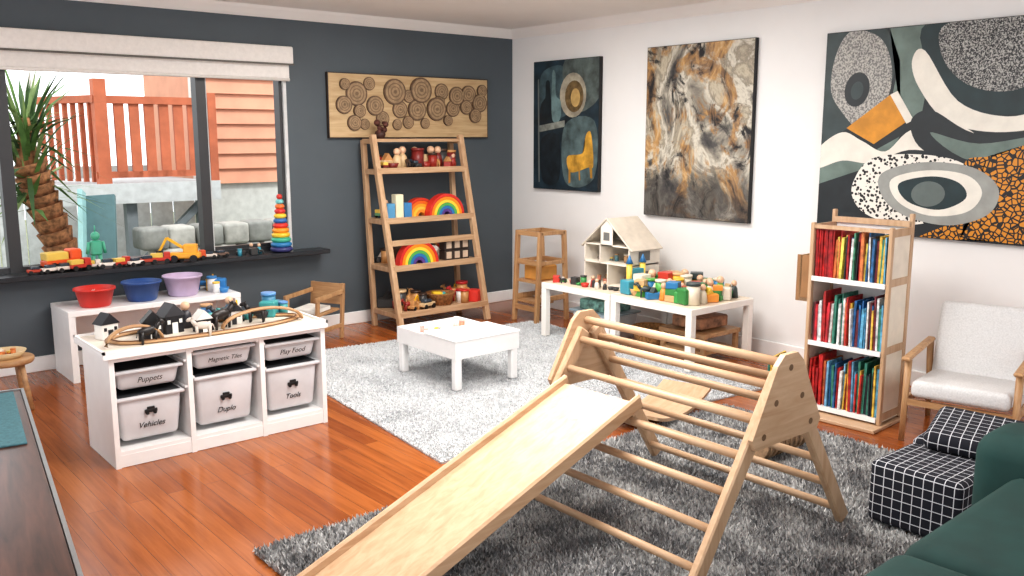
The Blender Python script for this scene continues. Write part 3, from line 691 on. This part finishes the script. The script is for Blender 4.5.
# ------------------------------------------------------------------ grid fabric pouf + cushions
m,nt,bb=newmat('black_grid_fabric')
tc=nt.nodes.new('ShaderNodeTexCoord'); sx=nt.nodes.new('ShaderNodeSeparateXYZ'); nt.links.new(tc.outputs['Object'],sx.inputs[0])
outs=[]
for i in range(3):
    a=nt.nodes.new('ShaderNodeMath'); a.operation='MULTIPLY'; a.inputs[1].default_value=26; nt.links.new(sx.outputs[i],a.inputs[0])
    c=nt.nodes.new('ShaderNodeMath'); c.operation='FRACT'; nt.links.new(a.outputs[0],c.inputs[0])
    d=nt.nodes.new('ShaderNodeMath'); d.operation='LESS_THAN'; d.inputs[1].default_value=.09; nt.links.new(c.outputs[0],d.inputs[0]); outs.append(d.outputs[0])
ge=nt.nodes.new('ShaderNodeNewGeometry'); vt=nt.nodes.new('ShaderNodeVectorTransform'); vt.vector_type='NORMAL'; vt.convert_from='WORLD'; vt.convert_to='OBJECT'
nt.links.new(ge.outputs['Normal'],vt.inputs[0]); sn=nt.nodes.new('ShaderNodeSeparateXYZ'); nt.links.new(vt.outputs[0],sn.inputs[0])
res=None
for i in range(3):
    ab=nt.nodes.new('ShaderNodeMath'); ab.operation='ABSOLUTE'; nt.links.new(sn.outputs[i],ab.inputs[0])
    lt=nt.nodes.new('ShaderNodeMath'); lt.operation='LESS_THAN'; lt.inputs[1].default_value=.75; nt.links.new(ab.outputs[0],lt.inputs[0])
    mu=nt.nodes.new('ShaderNodeMath'); mu.operation='MULTIPLY'; nt.links.new(outs[i],mu.inputs[0]); nt.links.new(lt.outputs[0],mu.inputs[1])
    if res is None: res=mu.outputs[0]
    else:
        mx=nt.nodes.new('ShaderNodeMath'); mx.operation='MAXIMUM'; nt.links.new(res,mx.inputs[0]); nt.links.new(mu.outputs[0],mx.inputs[1]); res=mx.outputs[0]
nt.links.new(ramp(nt,res,[(.4,(24,26,36)),(.6,(196,198,204))]),bb.inputs['Base Color']); bb.inputs['Roughness'].default_value=.9
GR=m
b=B('grid_fabric_pouf',(3.42,1.5,.03)); b.box((0,0,.125),(.34,.36,.25),GR,(0,0,0),.025,4); b.done()
b=B('grid_fabric_pouf',(3.8,1.5,.03),.1); b.box((0,0,.13),(.34,.42,.26),GR,(0,0,0),.03,4); b.done()
b=B('grid_fabric_cushion',(3.72,1.47,.33)); b.box((0,0,.0),(.36,.36,.08),GR,(0,0,0),.038,5); b.done().rotation_euler=(.05,-.1,.25)
# ------------------------------------------------------------------ sofa
sf=M((26,58,55),.85,.12,5,.15,name='dark_green_velvet')
b=B('green_sofa',(1.74,.12,0),math.radians(1.5))
b.part('base'); b.box((.66,.43,.18),(1.7,.88,.26),sf,bev=.03,seg=3)
b.part('seat_cushions'); b.box((.08,.45,.39),(.78,.92,.2),sf,bev=.06,seg=5); b.box((.86,.45,.39),(.78,.92,.2),sf,bev=.06,seg=5)
b.part('back'); b.box((.66,-.1,.5),(1.95,.24,.75),sf,bev=.08,seg=5)
b.part('arm'); b.box((1.38,.49,.33),(.28,1.1,.52),sf,bev=.08,seg=5)
b.part('throw_cushion'); b.box((1.14,.2,.62),(.14,.42,.32),sf,(0,-.3,0),.06,5)
b.part('feet')
for x in (-.1,1.4):
    for y in (.06,.8): b.cyl((x,y,0),(x,y,.07),.025,BLACK)
b.done()
# ------------------------------------------------------------------ coffee table left front
m,nt,bb=newmat('dark_walnut_gloss'); v=coords(nt,(10,1,1)); n=noise(nt,v,3,6,.6,.5)
nt.links.new(ramp(nt,n,[(.3,(50,32,26)),(.7,(96,64,52))]),bb.inputs['Base Color']); bb.inputs['Roughness'].default_value=.28
b=B('coffee_table',(.25,3.3,0),math.radians(-8)); 
b.part('top'); b.bx(-.6,.4,-1.1,1.02,.41,.45,m,.003); b.bx(.4,.412,-1.1,1.02,.405,.455,M((150,150,150),.3,.02,metal=.6)); b.bx(-.6,.412,1.02,1.032,.405,.455,M((150,150,150),.3,.02,metal=.6))
b.part('body'); b.bx(-.55,.37,-1.05,.97,.08,.41,m); b.part('plinth'); b.bx(-.5,.33,-1.0,.92,0,.08,BLACK); b.done()
b=B('teal_cloth',(.25,3.3,.4505),math.radians(-8)); b.box((.14,.6,.004),(.46,.76,.008),M((74,112,120),.95,.08,80,.3),(0,0,0),.002); b.done()
# ------------------------------------------------------------------ pikler triangle + slide
b=B('pikler_climbing_triangle'); bz=birch('z'); by=birch('y')
yn,yf=1.75,2.72; ax,az=2.72,.76
def lx(z,sg): return ax+sg*.475*(az-z)/az
b.part('legs')
for y in (yn,yf):
    for sg in (-1,1): b.beam((lx(0,sg),y,0.03),(lx(.71,sg),y,.71),.032,.062,bz,(0,1,0),.006)
b.part('side_plates')
for y in (yn-.034,yf+.014):
    b.prism([(ax-.04,y,.785),(ax+.04,y,.785),(ax+.08,y,.75),(ax+.21,y,.51),(ax+.19,y,.47),(ax-.19,y,.47),(ax-.21,y,.51),(ax-.08,y,.75)],(0,.02,0),birch('x'))
    yy2=y-.0015 if y<2 else y+.0205
    for (dx,z) in ((0,.735),(-.08,.62),(.08,.62),(-.145,.51),(.145,.51)):
        b.cyl((ax+dx,yy2,z),(ax+dx,yy2+.001,z),.012,M((110,84,60),.6),n=12)
b.part('rungs')
for z in (.09,.21,.325,.44,.555,.67):
    for sg in (-1,1): b.cyl((lx(z,sg),yn-.01,z),(lx(z,sg),yf+.01,z),.0155,by)
b.cyl((ax,yn-.03,.745),(ax,yf+.03,.745),.017,by)
b.done()
b=B('wooden_slide',(2.515,2.45,0),math.radians(3)); bx_=birch('x')
P0=Vector((0,0,.512)); P1=Vector((-1.32,0,.04)); ym=0
b.part('deck'); b.beam(P0+Vector((0,ym,0)),P1+Vector((0,ym,0)),.38,.016,bx_,(0,1,0))
b.part('side_rails')
for y in (ym-.195,ym+.195): b.beam(P0+Vector((.02,y,.014)),P1+Vector((.0,y,.014)),.022,.06,bx_,(0,1,0),.008)
b.part('hook'); 
for y in (ym-.16,ym,ym+.16): b.beam((-.02,y,.505),(.012,y,.455),.03,.02,bx_,(0,1,0))
b.done()
b=B('balance_board',(3.72,3.15,.03),math.radians(15))
N=12;V=[];F=[]
for i in range(N+1):
    x=-.35+.7*i/N; z=.0+.5*x*x
    for yy3 in (-.15,.15): V+=[(x,yy3,z),(x,yy3,z+.018)]
for i in range(N):
    o=i*4;q=o+4; F+=[[o,q,q+2,o+2],[o+1,o+3,q+3,q+1],[o,o+1,q+1,q],[o+2,q+2,q+3,o+3]]
F+=[[0,2,3,1],[N*4,N*4+1,N*4+3,N*4+2]]
b.add(V,F,birch('x'),False); b.done()
b=B('rolled_play_mat',(3.62,2.4,.03),0)
for i in range(16): b.cyl((-.16+i*.02,-.05,.08),(-.145+i*.02,-.05,.08),.08 if i%2 else .072,M((150,124,98),.9,.2,40),n=18)
b.done()
# ------------------------------------------------------------------ camera, light
cam=bpy.data.cameras.new('camera'); co=bpy.data.objects.new('camera',cam); bpy.context.collection.objects.link(co)
co.location=(0,0,1.54); co.rotation_euler=(math.radians(90-9.67),0,math.radians(-40)); cam.lens=898/1024*36; cam.sensor_width=36; cam.clip_start=.05
bpy.context.scene.camera=co
w=bpy.data.worlds.new('sky'); bpy.context.scene.world=w; w.use_nodes=True
w.node_tree.nodes['Background'].inputs[0].default_value=(.95,.975,1,1); w.node_tree.nodes['Background'].inputs[1].default_value=1.9
def area(n,loc,rot,sx,sy,e,c=(1,1,1)):
    l=bpy.data.lights.new(n,'AREA'); l.shape='RECTANGLE'; l.size=sx; l.size_y=sy; l.energy=e; l.color=c
    o=bpy.data.objects.new(n,l); bpy.context.collection.objects.link(o); o.location=loc; o.rotation_euler=rot
area('overhead_fill_light',(2.2,2.6,2.44),(0,0,0),1.2,1.2,85,(1,.97,.93))  # added fill light under the ceiling, no real fixture
area('overhead_fill_light.001',(3.5,4.4,2.44),(0,0,0),1.0,1.0,60,(1,.97,.93))  # second added fill, brightens the far end of the room
s=bpy.data.lights.new('sun','SUN'); s.energy=2.0; s.angle=.2; s.color=(1,.96,.9); so=bpy.data.objects.new('sun',s); bpy.context.collection.objects.link(so); so.rotation_euler=(math.radians(40),0,math.radians(25))
bpy.context.scene.view_settings.view_transform='Standard'
try: bpy.context.scene.view_settings.look='Medium High Contrast'
except Exception as e: print('look',e)
